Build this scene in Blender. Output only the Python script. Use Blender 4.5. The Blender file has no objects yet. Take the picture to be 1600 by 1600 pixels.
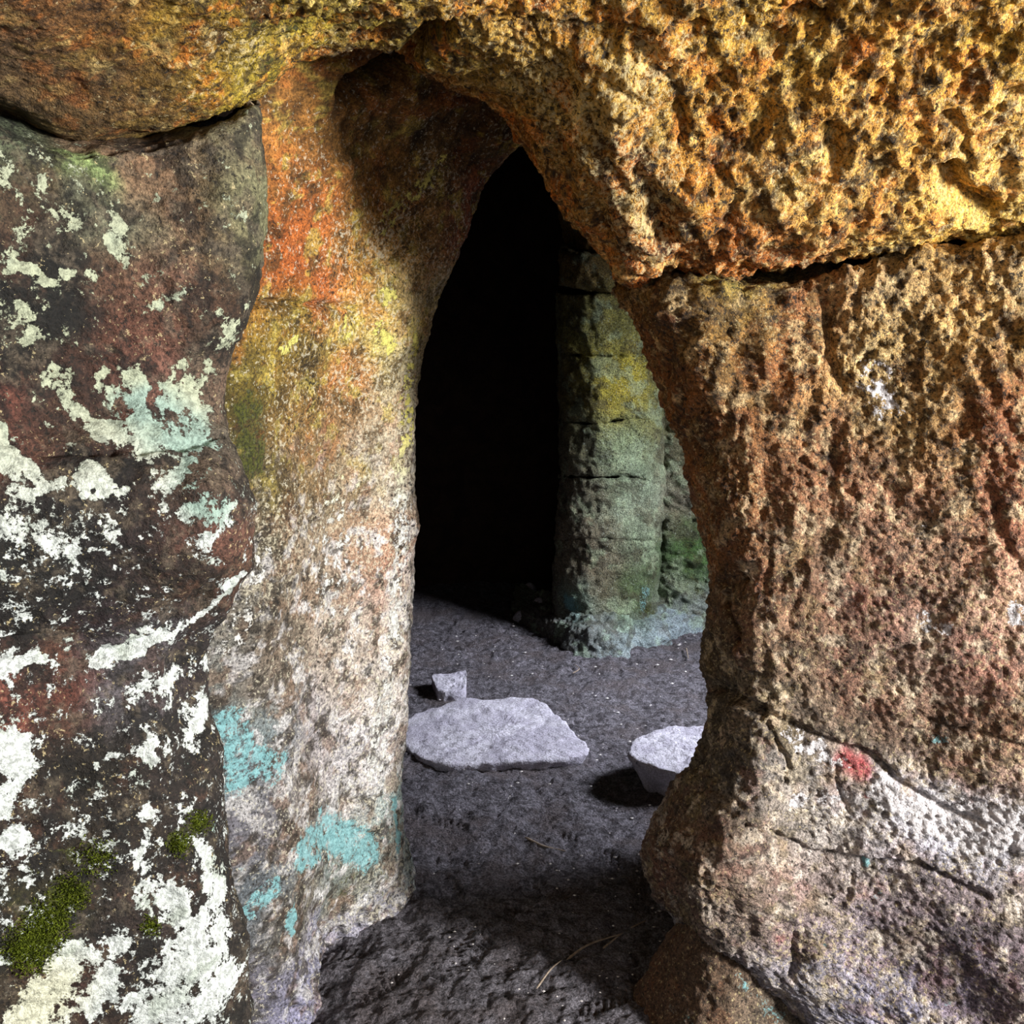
import bpy, math, random
import numpy as np
from mathutils import Vector, Matrix

# ------------------------------------------------------------------ camera, light, exposure
SC = bpy.context.scene
COL = SC.collection
CAM = np.array([0.0, 0.0, 1.5]); FPX = 1500.0; PITCH = math.radians(-10.7)
cd = bpy.data.cameras.new('camera'); cam = bpy.data.objects.new('camera', cd); COL.objects.link(cam)
cam.location = CAM; cam.rotation_euler = (math.radians(90) + PITCH, 0, 0)
cd.sensor_width = 36.0; cd.lens = 36.0 * FPX / 1600.0; cd.clip_start = 0.02
SC.camera = cam

w = bpy.data.worlds.new('overcast_sky'); SC.world = w; w.use_nodes = True
bg = w.node_tree.nodes['Background']; bg.inputs['Color'].default_value = (0.80, 0.90, 1.0, 1); bg.inputs['Strength'].default_value = 0.15

def area(name, loc, target, sx, sy, power, color, spread=180):
    ld = bpy.data.lights.new(name, 'AREA'); ld.shape = 'RECTANGLE'; ld.size = sx; ld.size_y = sy
    ld.energy = power; ld.color = color; ld.spread = math.radians(spread)
    o = bpy.data.objects.new(name, ld); COL.objects.link(o); o.location = loc
    o.rotation_euler = (Vector(target) - Vector(loc)).to_track_quat('-Z', 'Y').to_euler()
    return o
area('daylight_cave_mouth', (3.4, -0.25, 1.5), (0.2, 2.0, 1.1), 0.55, 0.95, 375, (1.0, 0.985, 0.96))
area('rear_fill_lamp', (0.9, -1.9, 1.75), (0.1, 2.0, 1.3), 0.9, 0.8, 12, (0.98, 0.98, 1.0))  # unseen lamp behind the camera, added as fill for the jamb tip
area('daylight_inner_opening', (2.30, 3.05, 1.80), (0.45, 3.85, 0.15), 0.8, 0.7, 42, (0.88, 0.91, 1.0), 85)

SC.cycles.max_bounces = 5; SC.cycles.diffuse_bounces = 3; SC.cycles.glossy_bounces = 2; SC.cycles.caustics_reflective = False; SC.cycles.caustics_refractive = False
vs = SC.view_settings
vs.view_transform = 'Standard'; vs.look = 'None'; vs.exposure = 0.0; vs.gamma = 1.0; vs.use_curve_mapping = False

# ------------------------------------------------------------------ maths helpers
FWD = np.array([0, math.cos(PITCH), math.sin(PITCH)]); UP = np.array([0, -math.sin(PITCH), math.cos(PITCH)]); RT = np.array([1.0, 0, 0])

def at(px, py, Y):
    """world point at forward distance Y that stands where the photo shows pixel (px, py)"""
    d = FWD + (px - 800) / FPX * RT - (py - 800) / FPX * UP
    return CAM + d * (Y / d[1])

def floor_at(px, py, z=0.0):
    d = FWD + (px - 800) / FPX * RT - (py - 800) / FPX * UP
    return CAM + d * ((z - CAM[2]) / d[2])

def proj(P):
    q = P - CAM; dep = q @ FWD
    dep = np.where(np.abs(dep) < 1e-6, 1e-6, dep)
    return 800 + FPX * (q @ RT) / dep, 800 - FPX * (q @ UP) / dep, dep

def _hash(ix, iy, iz, seed):
    h = (ix.astype(np.uint32) * np.uint32(374761393) + iy.astype(np.uint32) * np.uint32(668265263)
         + iz.astype(np.uint32) * np.uint32(2147483647) + np.uint32((seed * 1274126177) & 0xffffffff))
    h = (h ^ (h >> np.uint32(13))) * np.uint32(1274126177)
    h = (h ^ (h >> np.uint32(16))) * np.uint32(2246822519)
    return h ^ (h >> np.uint32(15))

def vnoise(P, seed=0):
    """value-gradient noise, about -1..1"""
    P = P.astype(np.float32); f = np.floor(P); i = f.astype(np.int32); t = P - f
    u = t * t * t * (t * (t * 6 - 15) + 10)
    out = 0
    for dx in (0, 1):
        wx = u[:, 0] if dx else 1 - u[:, 0]
        for dy in (0, 1):
            wy = wx * (u[:, 1] if dy else 1 - u[:, 1])
            for dz in (0, 1):
                wz = wy * (u[:, 2] if dz else 1 - u[:, 2])
                h = _hash(i[:, 0] + dx, i[:, 1] + dy, i[:, 2] + dz, seed)
                gx = (h & np.uint32(1023)).astype(np.float32) / 511.5 - 1
                gy = ((h >> np.uint32(10)) & np.uint32(1023)).astype(np.float32) / 511.5 - 1
                gz = ((h >> np.uint32(20)) & np.uint32(1023)).astype(np.float32) / 511.5 - 1
                out = out + wz * (gx * (t[:, 0] - dx) + gy * (t[:, 1] - dy) + gz * (t[:, 2] - dz))
    return out * 1.3

def fbm(P, scale, octv=3, seed=0, gain=0.5, lac=2.03):
    a = 1.0; s = 0; q = np.asarray(P) * scale
    for k in range(octv):
        s = s + a * vnoise(q + 17.3 * k, seed + k); a *= gain; q = q * lac
    return s

def ridged(P, scale, octv=2, seed=0):
    a = 1.0; s = 0; q = np.asarray(P) * scale
    for k in range(octv):
        s = s + a * (1 - 2 * np.abs(vnoise(q + 9.1 * k, seed + k))); a *= 0.5; q = q * 2.1
    return s

def billow(P, scale, octv=2, seed=0): return 0.75 - ridged(P, scale, octv, seed)

def sstep(a, b, x):
    t = np.clip((x - a) / (b - a), 0, 1); return t * t * (3 - 2 * t)

def herm(t, V, ts):
    n = len(t); m = np.zeros_like(V)
    d = (V[1:] - V[:-1]) / (t[1:] - t[:-1]).reshape(-1, *([1] * (V.ndim - 1)))
    m[0] = d[0]; m[-1] = d[-1]
    for i in range(1, n - 1):
        h0 = t[i] - t[i - 1]; h1 = t[i + 1] - t[i]
        m[i] = (d[i - 1] * h1 + d[i] * h0) / (h0 + h1)
    k = np.clip(np.searchsorted(t, ts, side='right') - 1, 0, n - 2)
    h = t[k + 1] - t[k]; s = (ts - t[k]) / h
    sh = (-1,) + (1,) * (V.ndim - 1); s = s.reshape(sh); h = h.reshape(sh)
    return ((2*s**3 - 3*s**2 + 1) * V[k] + (s**3 - 2*s**2 + s) * h * m[k] + (-2*s**3 + 3*s**2) * V[k+1] + (s**3 - s**2) * h * m[k+1])

def _params(V, sp, ov):
    L = np.linalg.norm(V[1:] - V[:-1], axis=-1); L = L.reshape(L.shape[0], -1)
    L = np.maximum(np.median(L, axis=1), 1e-4)
    t = np.concatenate([[0], np.cumsum(L)]); ts = []
    for i, l in enumerate(L):
        n = max(2, int(math.ceil(l / ov.get(i, sp))))
        ts.append(t[i] + (t[i+1] - t[i]) * np.arange(n) / n)
    ts.append([t[-1]])
    return t, np.concatenate(ts)

def skin(rows, sp=0.0045, uo=None, vo=None):
    """spline surface through rows of control points: (px,py,Y) or ('w',x,y,z)"""
    C = np.array([[(p[1:] if p[0] == 'w' else at(*p)) for p in r] for r in rows], dtype=float)
    t, ts = _params(np.swapaxes(C, 0, 1), sp, uo or {})
    U = herm(t, np.swapaxes(C, 0, 1), ts)            # (nu, rows, 3)
    U = np.swapaxes(U, 0, 1)                          # (rows, nu, 3)
    t, ts = _params(U, sp, vo or {})
    return herm(t, U, ts)                             # (nv, nu, 3)

def normals(G, ref=None):
    du = np.gradient(G, axis=1); dv = np.gradient(G, axis=0)
    N = np.cross(du, dv); N /= np.maximum(np.linalg.norm(N, axis=-1, keepdims=True), 1e-9)
    ref = CAM if ref is None else np.array(ref)
    if np.median(np.sum(N * (ref - G), axis=-1)) < 0: N = -N
    return N

def pick(P, px, py):
    """the surface point of P that the photo shows at (px, py)"""
    if isinstance(P, float): return at(px, py, P)
    x, y, d = proj(P)
    e = (x - px)**2 + (y - py)**2 + np.where(d < 0.2, 1e9, 0)
    m = e.min()
    return P[np.argmin(np.where(e <= m + 30, e * 0.02 + d * 100, 1e12))]

def seg_field(P, pts, rad, wob=None):
    """distance (in units of rad) from P to a polyline of 3-D points; far = 9"""
    out = np.full(len(P), 9.0)
    Q = P if wob is None else P + wob
    for a, b in zip(pts[:-1], pts[1:]):
        R = (rad if np.isscalar(rad) else max(rad)) * 3.2
        lo = np.minimum(a, b) - R; hi = np.maximum(a, b) + R
        ix = np.nonzero(np.all((Q > lo) & (Q < hi), axis=1))[0]
        if not len(ix): continue
        ab = b - a; t = np.clip(((Q[ix] - a) @ ab) / max(ab @ ab, 1e-12), 0, 1)
        d = np.linalg.norm(Q[ix] - (a + t[:, None] * ab), axis=1) / rad
        out[ix] = np.minimum(out[ix], d)
    return out

def lin(c):
    c = np.asarray(c, dtype=float) / 255.0
    return np.where(c <= 0.04045, c / 12.92, ((c + 0.055) / 1.055) ** 2.4)

def pigments(P, table, pick_from, warp=0.035, seed=50, soft=1.0, rad=75, rust=0.4, desat=0.12, blots=(), bmask=1.0):
    """albedo from mineral patches and some painted-in shade: each (px,py,r,g,b[,radius px]) is a patch centred on the rock there"""
    W = np.stack([fbm(P, 9, 5, seed + 10 * k, 0.62) for k in range(3)], 1) * warp
    Q = P + W
    acc = np.zeros((len(P), 3)); ws = np.full(len(P), 1e-9); wl = np.zeros(len(P))
    for e in table:
        c = pick(pick_from, e[0], e[1]); r = (e[5] if len(e) > 5 else rad) / FPX * proj(c[None])[2][0] * soft
        d2 = np.sum((Q - c)**2, axis=1) / (r * r)
        ww = np.exp(-0.5 * np.minimum(d2, 60)) + 1e-5 / (1 + d2)
        acc += ww[:, None] * lin(e[2:5]); ws += ww
    pig = acc / ws[:, None]
    for k, (rgb, th, st, sc) in enumerate(blots):
        m = (sstep(th, th + 0.22, fbm(P, sc, 5, seed + 60 + 7 * k, 0.68)) * st * bmask)[:, None]
        pig = pig * (1 - m) + lin(rgb) * m
    v = np.clip(1 + 0.34 * fbm(P, 13, 4, seed + 40, 0.7), 0.35, 1.8) * np.clip(1 + 0.30 * fbm(P, 60, 2, seed + 45), 0.4, 1.6)
    r = sstep(0.22, 0.5, fbm(P, 17, 4, seed + 47, 0.65)) * rust
    pig = pig * v[:, None]
    lum = pig @ np.array([.3, .59, .11]); pig = pig + (lum[:, None] - pig) * desat
    return pig * (1 - r[:, None]) + pig * np.array([1.22, 0.66, 0.36]) * r[:, None]

def tints(P, pairs, base=(228, 234, 224)):
    """crust colour: base with (field, rgb) laid over it"""
    c = np.tile(lin(base), (len(P), 1))
    for f, rgb in pairs: c = c + (lin(rgb) - c) * np.clip(f, 0, 1)[:, None]
    return c

def film(field, P, sc, seed, amp=0.5):
    """breaks a smooth 0..1 zone up into ragged patches"""
    return np.where(field > 0.02, field - 0.12 + amp * 0.5 * fbm(P, sc, 4, seed, 0.6), -1.0)

# ------------------------------------------------------------------ mesh builders
def grid_obj(name, G, mat, attrs=None, pig=None, close_u=False, parent=None):
    nv, nu = G.shape[:2]
    idx = np.arange(nv * nu).reshape(nv, nu)
    if close_u:
        a = idx; b = np.roll(idx, -1, axis=1)
        F = np.stack([a[:-1], b[:-1], b[1:], a[1:]], -1).reshape(-1, 4)
    else:
        F = np.stack([idx[:-1, :-1], idx[:-1, 1:], idx[1:, 1:], idx[1:, :-1]], -1).reshape(-1, 4)
    return mesh_obj(name, G.reshape(-1, 3), F, mat, attrs, pig, parent)

def mesh_obj(name, V, F, mat, attrs=None, pig=None, parent=None, smooth=True):
    F = np.asarray(F); k = F.shape[1]
    me = bpy.data.meshes.new(name)
    me.vertices.add(len(V)); me.vertices.foreach_set('co', np.ascontiguousarray(V, dtype=np.float32).ravel())
    me.loops.add(F.size); me.loops.foreach_set('vertex_index', np.ascontiguousarray(F, dtype=np.int32).ravel())
    me.polygons.add(len(F)); me.polygons.foreach_set('loop_start', np.arange(0, F.size, k, dtype=np.int32))
    me.polygons.foreach_set('use_smooth', np.full(len(F), smooth, dtype=bool))
    me.update(calc_edges=True)
    if pig is not None:
        a = me.attributes.new('pigment', 'FLOAT_COLOR', 'POINT')
        a.data.foreach_set('color', np.concatenate([pig, np.ones((len(V), 1))], 1).astype(np.float32).ravel())
    for n, v in (attrs or {}).items():
        if np.ndim(v) == 2:
            a = me.attributes.new(n, 'FLOAT_COLOR', 'POINT'); a.data.foreach_set('color', np.concatenate([v, np.ones((len(V), 1))], 1).astype(np.float32).ravel()); continue
        a = me.attributes.new(n, 'FLOAT', 'POINT'); a.data.foreach_set('value', np.asarray(v, dtype=np.float32))
    me.materials.append(mat)
    o = bpy.data.objects.new(name, me); COL.objects.link(o)
    if parent: o.parent = parent
    return o

def tag(o, label=None, cat=None, group=None, kind=None):
    if label: o['label'] = label
    if cat: o['category'] = cat
    if group: o['group'] = group
    if kind: o['kind'] = kind
    return o

# ------------------------------------------------------------------ materials
class NT:
    def __init__(s, name):
        s.m = bpy.data.materials.new(name); s.m.use_nodes = True; s.t = s.m.node_tree; s.t.nodes.clear()
        s.co = s.t.nodes.new('ShaderNodeTexCoord').outputs['Object']
    def n(s, typ, ins=None, **kw):
        nd = s.t.nodes.new(typ)
        for k, v in kw.items(): setattr(nd, k, v)
        for k, v in (ins or {}).items():
            if isinstance(v, bpy.types.NodeSocket): s.t.links.new(v, nd.inputs[k])
            else: nd.inputs[k].default_value = v
        return nd
    def noise(s, scale, detail=4, rough=0.6, dist=0.0, vec=None):
        return s.n('ShaderNodeTexNoise', {'Vector': vec or s.co, 'Scale': scale, 'Detail': detail, 'Roughness': rough, 'Distortion': dist}).outputs['Fac']
    def ramp(s, x, a, b, lo=0.0, hi=1.0):
        return s.n('ShaderNodeMapRange', {'Value': x, 'From Min': a, 'From Max': b, 'To Min': lo, 'To Max': hi}, interpolation_type='SMOOTHSTEP').outputs['Result']
    def math(s, op, a, b=0.0):
        return s.n('ShaderNodeMath', {0: a, 1: b}, operation=op).outputs[0]
    def attr(s, name, out='Fac'):
        return s.n('ShaderNodeAttribute', attribute_name=name).outputs[out]
    def mix(s, fac, a, b, blend='MIX'):
        nd = s.n('ShaderNodeMix', data_type='RGBA', blend_type=blend)
        for k, v in ((0, fac), (6, a), (7, b)):
            if isinstance(v, bpy.types.NodeSocket): s.t.links.new(v, nd.inputs[k])
            else: nd.inputs[k].default_value = v
        return nd.outputs[2]
    def scale(s, col, val):
        return s.n('ShaderNodeVectorMath', {0: (col[:3] if isinstance(col, tuple) else col), "Scale": val}, operation='SCALE').outputs[0]
    def mapv(s, sc):
        return s.n('ShaderNodeVectorMath', {0: s.co, 1: sc}, operation='MULTIPLY').outputs[0]
    def done(s, col, height, bump=0.006, rough=0.85, spec=0.3, strength=1.0):
        b = s.n('ShaderNodeBump', {'Height': height, 'Distance': bump, 'Strength': strength})
        p = s.n('ShaderNodeBsdfPrincipled', {'Base Color': col, 'Roughness': rough, 'Specular IOR Level': spec, 'Normal': b.outputs[0]})
        o = s.n('ShaderNodeOutputMaterial', {'Surface': p.outputs[0]})
        return s.m

def c4(r, g, b): return tuple(lin((r, g, b))) + (1.0,)

def rock_material(name, speck_col=(238, 218, 165), bump=0.006, rough=0.75, spec=0.4, grit=1.0):
    """rock whose patches sit in point attributes; the nodes add grain, grit and the ragged edges of the films"""
    t = NT(name)
    fine = t.noise(170, 4, 0.72); gr = t.noise(105, 4, 0.75, 0.2); mid = t.noise(46, 3, 0.65)
    f0 = t.math('SUBTRACT', fine, 0.5); g0 = t.math('SUBTRACT', gr, 0.5)
    col = t.scale(t.attr('pigment', 'Color'), t.ramp(fine, 0.34, 0.68, 1 - 0.60 * grit, 1 + 0.55 * grit))
    mm = t.ramp(t.math('ADD', t.attr('mottle'), t.math('MULTIPLY', g0, -3.6)), 0.62, 0.84)
    col = t.mix(t.math('MULTIPLY', mm, 0.9), col, (0.014, 0.011, 0.008, 1))
    sm = t.ramp(t.math('ADD', t.attr('speck'), t.math('MULTIPLY', g0, 3.8)), 0.66, 0.86)
    col = t.mix(t.math('MULTIPLY', sm, 0.85), col, t.mix(0.45, c4(*speck_col), col))
    ms = t.ramp(t.math('ADD', t.attr('moss'), t.math('MULTIPLY', g0, 1.2)), 0.42, 0.62)
    col = t.mix(t.math('MULTIPLY', ms, 0.9), col, t.mix(t.ramp(fine, 0.35, 0.65), c4(30, 34, 9), c4(84, 88, 26)))
    tl = t.ramp(t.math('ADD', t.attr('teal'), t.math('MULTIPLY', f0, 1.6)), 0.42, 0.66)
    col = t.mix(t.math('MULTIPLY', tl, 0.85), col, t.scale(c4(136, 192, 196), t.ramp(gr, 0.38, 0.6, 0.6, 1.08)))
    lm = t.ramp(t.math('ADD', t.attr('lichen'), t.math('MULTIPLY', f0, 1.3)), 0.46, 0.56)
    lc = t.scale(t.attr('crust_colour', 'Color'), t.ramp(gr, 0.38, 0.58, 0.55, 1.05))
    col = t.mix(lm, col, lc)
    h = t.math('ADD', t.math('MULTIPLY', mid, 1.2), t.math('ADD', t.math('MULTIPLY', fine, 0.9), t.math('MULTIPLY', lm, 0.18)))
    return t.done(col, h, bump, rough, spec)

def dirt_material(name):
    t = NT(name)
    a = t.noise(5, 5, 0.6, 0.4); b = t.noise(30, 4, 0.7, 0.5); c = t.noise(150, 4, 0.75)
    col = t.mix(t.ramp(b, 0.35, 0.66), c4(78, 74, 78), c4(140, 136, 144))
    col = t.mix(t.ramp(a, 0.46, 0.66), col, c4(108, 100, 102))
    pale = t.math('MULTIPLY', t.ramp(t.noise(22, 5, 0.72, 1.0), 0.56, 0.68), t.attr('crust'))
    col = t.mix(pale, col, c4(172, 167, 176))
    col = t.scale(col, t.ramp(c, 0.35, 0.68, 0.42, 1.6))
    h = t.math('ADD', t.math('MULTIPLY', b, 1.2), t.math('MULTIPLY', c, 1.0))
    return t.done(col, h, 0.016, 0.85, 0.25)

def stone_material(name, c1, c2, c3, bump=0.006):
    t = NT(name)
    a = t.noise(9, 3, 0.65, 0.3); b = t.noise(45, 4, 0.72); c = t.noise(170, 3, 0.7)
    col = t.mix(t.ramp(a, 0.38, 0.62), c4(*c1), c4(*c2))
    col = t.mix(t.math('MULTIPLY', t.ramp(b, 0.58, 0.70), 0.85), col, c4(*c3))
    col = t.scale(col, t.ramp(c, 0.28, 0.72, 0.62, 1.3))
    h = t.math('ADD', t.math('MULTIPLY', b, 1.3), t.math('MULTIPLY', c, 0.8))
    return t.done(col, h, bump, 0.85, 0.25)

def plain_material(name, c1, c2, sc=60, bump=0.002):
    t = NT(name)
    a = t.noise(sc, 5, 0.7)
    return t.done(t.mix(t.ramp(a, 0.3, 0.7), c4(*c1), c4(*c2)), a, bump, 0.85, 0.2)

M_rock = rock_material('golden_sandstone', bump=0.008)
M_block = rock_material('lichen_sandstone', bump=0.005)
M_jamb = rock_material('ochre_to_white_sandstone', bump=0.006, speck_col=(242, 234, 205))
M_pillar = rock_material('greenish_sandstone', speck_col=(190, 200, 185), bump=0.012)
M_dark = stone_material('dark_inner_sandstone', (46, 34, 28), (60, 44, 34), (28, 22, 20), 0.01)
M_dirt = dirt_material('trampled_earth')
M_stone = stone_material('pale_grey_stone', (206, 203, 214), (182, 178, 192), (112, 107, 116))
M_twig = plain_material('dry_twig', (120, 105, 90), (170, 155, 140), 90)
M_chip = plain_material('pale_chip', (190, 185, 185), (225, 220, 215), 50)
M_moss = plain_material('moss_green', (62, 74, 16), (120, 132, 36), 150)

Z0 = None
def zeros(P): return np.zeros(len(P))

def zone(P, base, polys, wobble=0.012, seed=70):
    """0..1 field: polys = list of (radius px, strength, [(px,py), ...]) laid on the rock"""
    wob = np.stack([fbm(P, 18, 4, seed + 10 * k, .6) for k in range(3)], 1) * wobble
    out = np.zeros(len(P))
    for r, s, pts in polys:
        c = [pick(base, x, y) for x, y in pts]
        if len(c) == 1: c = [c[0], c[0] + 1e-5]
        rw = r / FPX * proj(np.array(c[:1]))[2][0]
        d = seg_field(P, np.array(c), rw, wob)
        out = np.maximum(out, s * (1 - sstep(0.45, 1.6, d)))
    return out

def cracks(P, base, polys, seed=90):
    """carving depth (m) along lines: (width px, depth m, [(px,py)...])"""
    wob = np.stack([fbm(P, 30, 3, seed + 10 * k) for k in range(3)], 1) * 0.008
    out = np.zeros(len(P))
    for r, dep, pts in polys:
        c = np.array([pick(base, x, y) for x, y in pts])
        rw = r / FPX * proj(c[:1])[2][0]
        d = seg_field(P, c, rw, wob)
        m = d < 9
        out[m] = np.maximum(out[m], dep * np.exp(-d[m] ** 2))
    return out

# ================================================================== the large structure
# ---- ceiling: the golden upper rock with the arch lip
lipx = [-600, 0, 120, 235, 330, 410, 455, 510, 570, 620, 652, 700, 745, 790, 820, 850, 890, 925, 960, 1000, 1050, 1100, 1165, 1250, 1310, 1400, 1480, 1600, 2100, 3000]
lipy = [120, 180, 217, 208, 182, 148, 104, 74, 64, 76, 108, 128, 153, 192, 232, 285, 340, 385, 424, 438, 418, 422, 418, 416, 408, 399, 392, 373, 320, 280]
lipY = [1.05, 1.38, 1.42, 1.46, 1.52, 1.60, 1.64, 1.67, 1.70, 1.73, 1.76, 1.77, 1.78, 1.79, 1.80, 1.81, 1.82, 1.82, 1.81, 1.80, 1.79, 1.79, 1.78, 1.77, 1.76, 1.75, 1.74, 1.72, 1.66, 1.5]
rows = []
L = list(zip(lipx, lipy, lipY))
arch = [1.0 if 545 <= x <= 1000 else 0.35 for x in lipx]
rows.append([(x - 25 * (x > 700) * (x < 1000) + 30 * (700 < x < 1000), y - 90, Y + 0.42) for (x, y, Y) in L])
rows.append([(x, y - 22, Y + 0.22) for (x, y, Y) in L])
rows.append([(x, y + 1, Y + 0.09) for (x, y, Y) in L])
rows.append([(x, y - 5, Y + 0.02) for (x, y, Y) in L])
tops = [0.75, 1.14, 1.18, 1.22, 1.26, 1.30, 1.315, 1.33, 1.36, 1.38, 1.40, 1.42, 1.44, 1.45, 1.46, 1.47, 1.48, 1.48, 1.48, 1.48, 1.48, 1.48, 1.48, 1.47, 1.46, 1.45, 1.44, 1.42, 1.35, 1.2]
for fr, push in ((0.10, -0.035), (0.3, -0.045), (0.6, -0.03), (1.0, 0.0)):
    rows.append([(x, y * (1 - fr), Y + (T - Y) * fr ** 1.15 + push) for (x, y, Y), T in zip(L, tops)])
rows.append([(800 + (x - 800) * 1.05, -260, T - 0.22) for (x, y, Y), T in zip(L, tops)])
rows.append([('w', at(x, 0, T)[0] * 1.0, 0.5, 2.08) for (x, y, Y), T in zip(L, tops)])
rows.append([('w', at(x, 0, T)[0] * 1.1, -0.6, 2.15) for (x, y, Y), T in zip(L, tops)])
rows.append([('w', at(x, 0, T)[0] * 1.2, -1.8, 2.2) for (x, y, Y), T in zip(L, tops)])
GA = skin(rows, 0.0043, uo={0: 0.02, 27: 0.012, 28: 0.03}, vo={0: 0.02, 1: 0.009, 7: 0.012, 8: 0.03, 9: 0.06, 10: 0.08})
NA = normals(GA); PA = GA.reshape(-1, 3); nA = NA.reshape(-1, 3)
pxA, pyA, _ = proj(PA)
rightness = sstep(-0.35, 0.15, PA[:, 0])
S = PA * np.array([1, 1, 0.55])
gou = ridged(PA @ np.array([[0.8, 0, 0.6], [0, 1, 0], [0.6, 0, -0.8]]) * np.array([1, 1, 0.4]), 13, 2, 5)
disp = fbm(PA, 4.5, 2, 1) * 0.026 + fbm(PA, 15, 3, 2) * 0.012 * (0.4 + 0.6 * rightness)
near_arch = sstep(-0.05, 0.1, PA[:, 0]) * (1 - sstep(0.3, 0.5, PA[:, 0]))
disp += (0.75 - gou) * (0.008 + 0.012 * near_arch) * rightness
disp += (fbm(PA, 36, 3, 8, 0.65) * 0.0070 + billow(PA, 40, 2, 9) * 0.0050) * (0.3 + 0.7 * sstep(-0.6, -0.2, PA[:, 0]))
disp += fbm(PA, 92, 3, 11, .65) * 0.0050 * (.4 + .6 * sstep(-0.6, -0.2, PA[:, 0]))
disp -= cracks(PA, PA, [(12, 0.11, [(622, 92), (650, 75), (692, 55)]), (5, 0.02, [(690, 60), (760, 52), (1010, 50), (1080, 45), (1250, 30), (1290, 28)]),
                        (12, 0.03, [(1255, 25), (1280, 32)]), (14, 0.035, [(1300, 205), (1308, 250)]), (16, 0.05, [(1480, 270), (1500, 300), (1545, 350)]),
                        (9, 0.02, [(1062, 170), (1070, 215)]), (18, 0.03, [(1000, 260), (1040, 380)]), (10, 0.02, [(1490, 180), (1510, 250)]), (14, 0.02, [(930, 330), (950, 400)])])
GA2 = (PA + nA * disp[:, None])
pigA = [(60, 80, 120, 86, 52), (60, 20, 125, 90, 55), (180, 60, 138, 102, 46), (200, 150, 118, 92, 52), (330, 60, 152, 122, 42), (380, 30, 145, 124, 42),
        (450, 60, 186, 170, 62), (430, 140, 178, 152, 52), (60, 150, 104, 88, 60), (20, 120, 100, 84, 66), (540, 20, 158, 142, 62), (560, 70, 142, 92, 38), (500, 110, 132, 92, 34),
        (640, 60, 160, 148, 64), (700, 100, 158, 136, 54), (750, 30, 190, 144, 52), (860, 30, 194, 142, 55), (800, 100, 176, 140, 58), (880, 170, 196, 176, 100),
        (900, 90, 186, 146, 54), (1000, 130, 222, 190, 98), (960, 210, 172, 138, 58), (1000, 250, 190, 138, 54), (920, 290, 165, 138, 68), (1000, 330, 156, 112, 50),
        (860, 240, 150, 105, 45), (1100, 70, 196, 156, 64), (1080, 200, 206, 146, 54), (1150, 160, 196, 156, 68), (1150, 250, 198, 138, 54), (1050, 370, 196, 116, 44), (1160, 350, 190, 126, 50),
        (1230, 390, 206, 92, 28, 45), (1260, 280, 212, 188, 108), (1360, 230, 228, 154, 58), (1300, 100, 200, 156, 64), (1200, 60, 205, 165, 70), (1450, 80, 228, 174, 78), (1500, 180, 232, 184, 94),
        (1560, 260, 232, 190, 116), (1500, 340, 228, 196, 96), (1420, 330, 218, 174, 78), (1590, 120, 190, 158, 54), (1400, 160, 215, 165, 75), (1330, 350, 205, 175, 105), (1590, 30, 190, 150, 50)]
pig = pigments(PA, pigA, PA, 0.05, desat=0.0, rust=.3 * sstep(-0.75, -0.35, PA[:, 0]), bmask=0.08 + 0.85 * sstep(-0.75, -0.35, PA[:, 0]), blots=(((140, 124, 50), .26, .5, 12), ((208, 118, 36), .2, .55, 14), ((242, 222, 150), .24, .5, 22), ((50, 34, 17), .17, .8, 26))) * np.array([.98, .88, .74])
lt = sstep(-0.62, -0.3, PA[:, 0])
at_ = {'mottle': 0.20 + 0.26 * lt + 0.10 * fbm(PA, 6, 2, 63) - 0.06 * sstep(0.3, 0.9, PA[:, 0]), 'speck': 0.14 + 0.28 * lt + 0.16 * fbm(PA, 6, 3, 60) + 0.22 * zone(PA, PA, [(60, 1, [(850, 140), (1000, 290), (1010, 400)]), (60, 1, [(1000, 130)]), (40, 1, [(330, 70), (390, 95)]), (60, .8, [(1260, 280)]), (80, .7, [(1560, 250)])]),
       'lichen': zeros(PA) - 1, 'crust_colour': tints(PA, []), 'teal': zeros(PA) - 1,
       'moss': film(0.5 * zone(PA, PA, [(50, 1, [(410, 130), (440, 80), (480, 20)]), (40, 1, [(640, 50), (720, 90)]), (40, .8, [(1240, 150), (1100, 100)]), (30, 1, [(340, 30), (420, 40)])]), PA, 26, 64)}
tag(grid_obj('ceiling', GA2.reshape(GA.shape), M_rock, at_, pig), 'pitted golden-yellow rock overhang arching over the doorway', 'ceiling', kind='structure')

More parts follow.
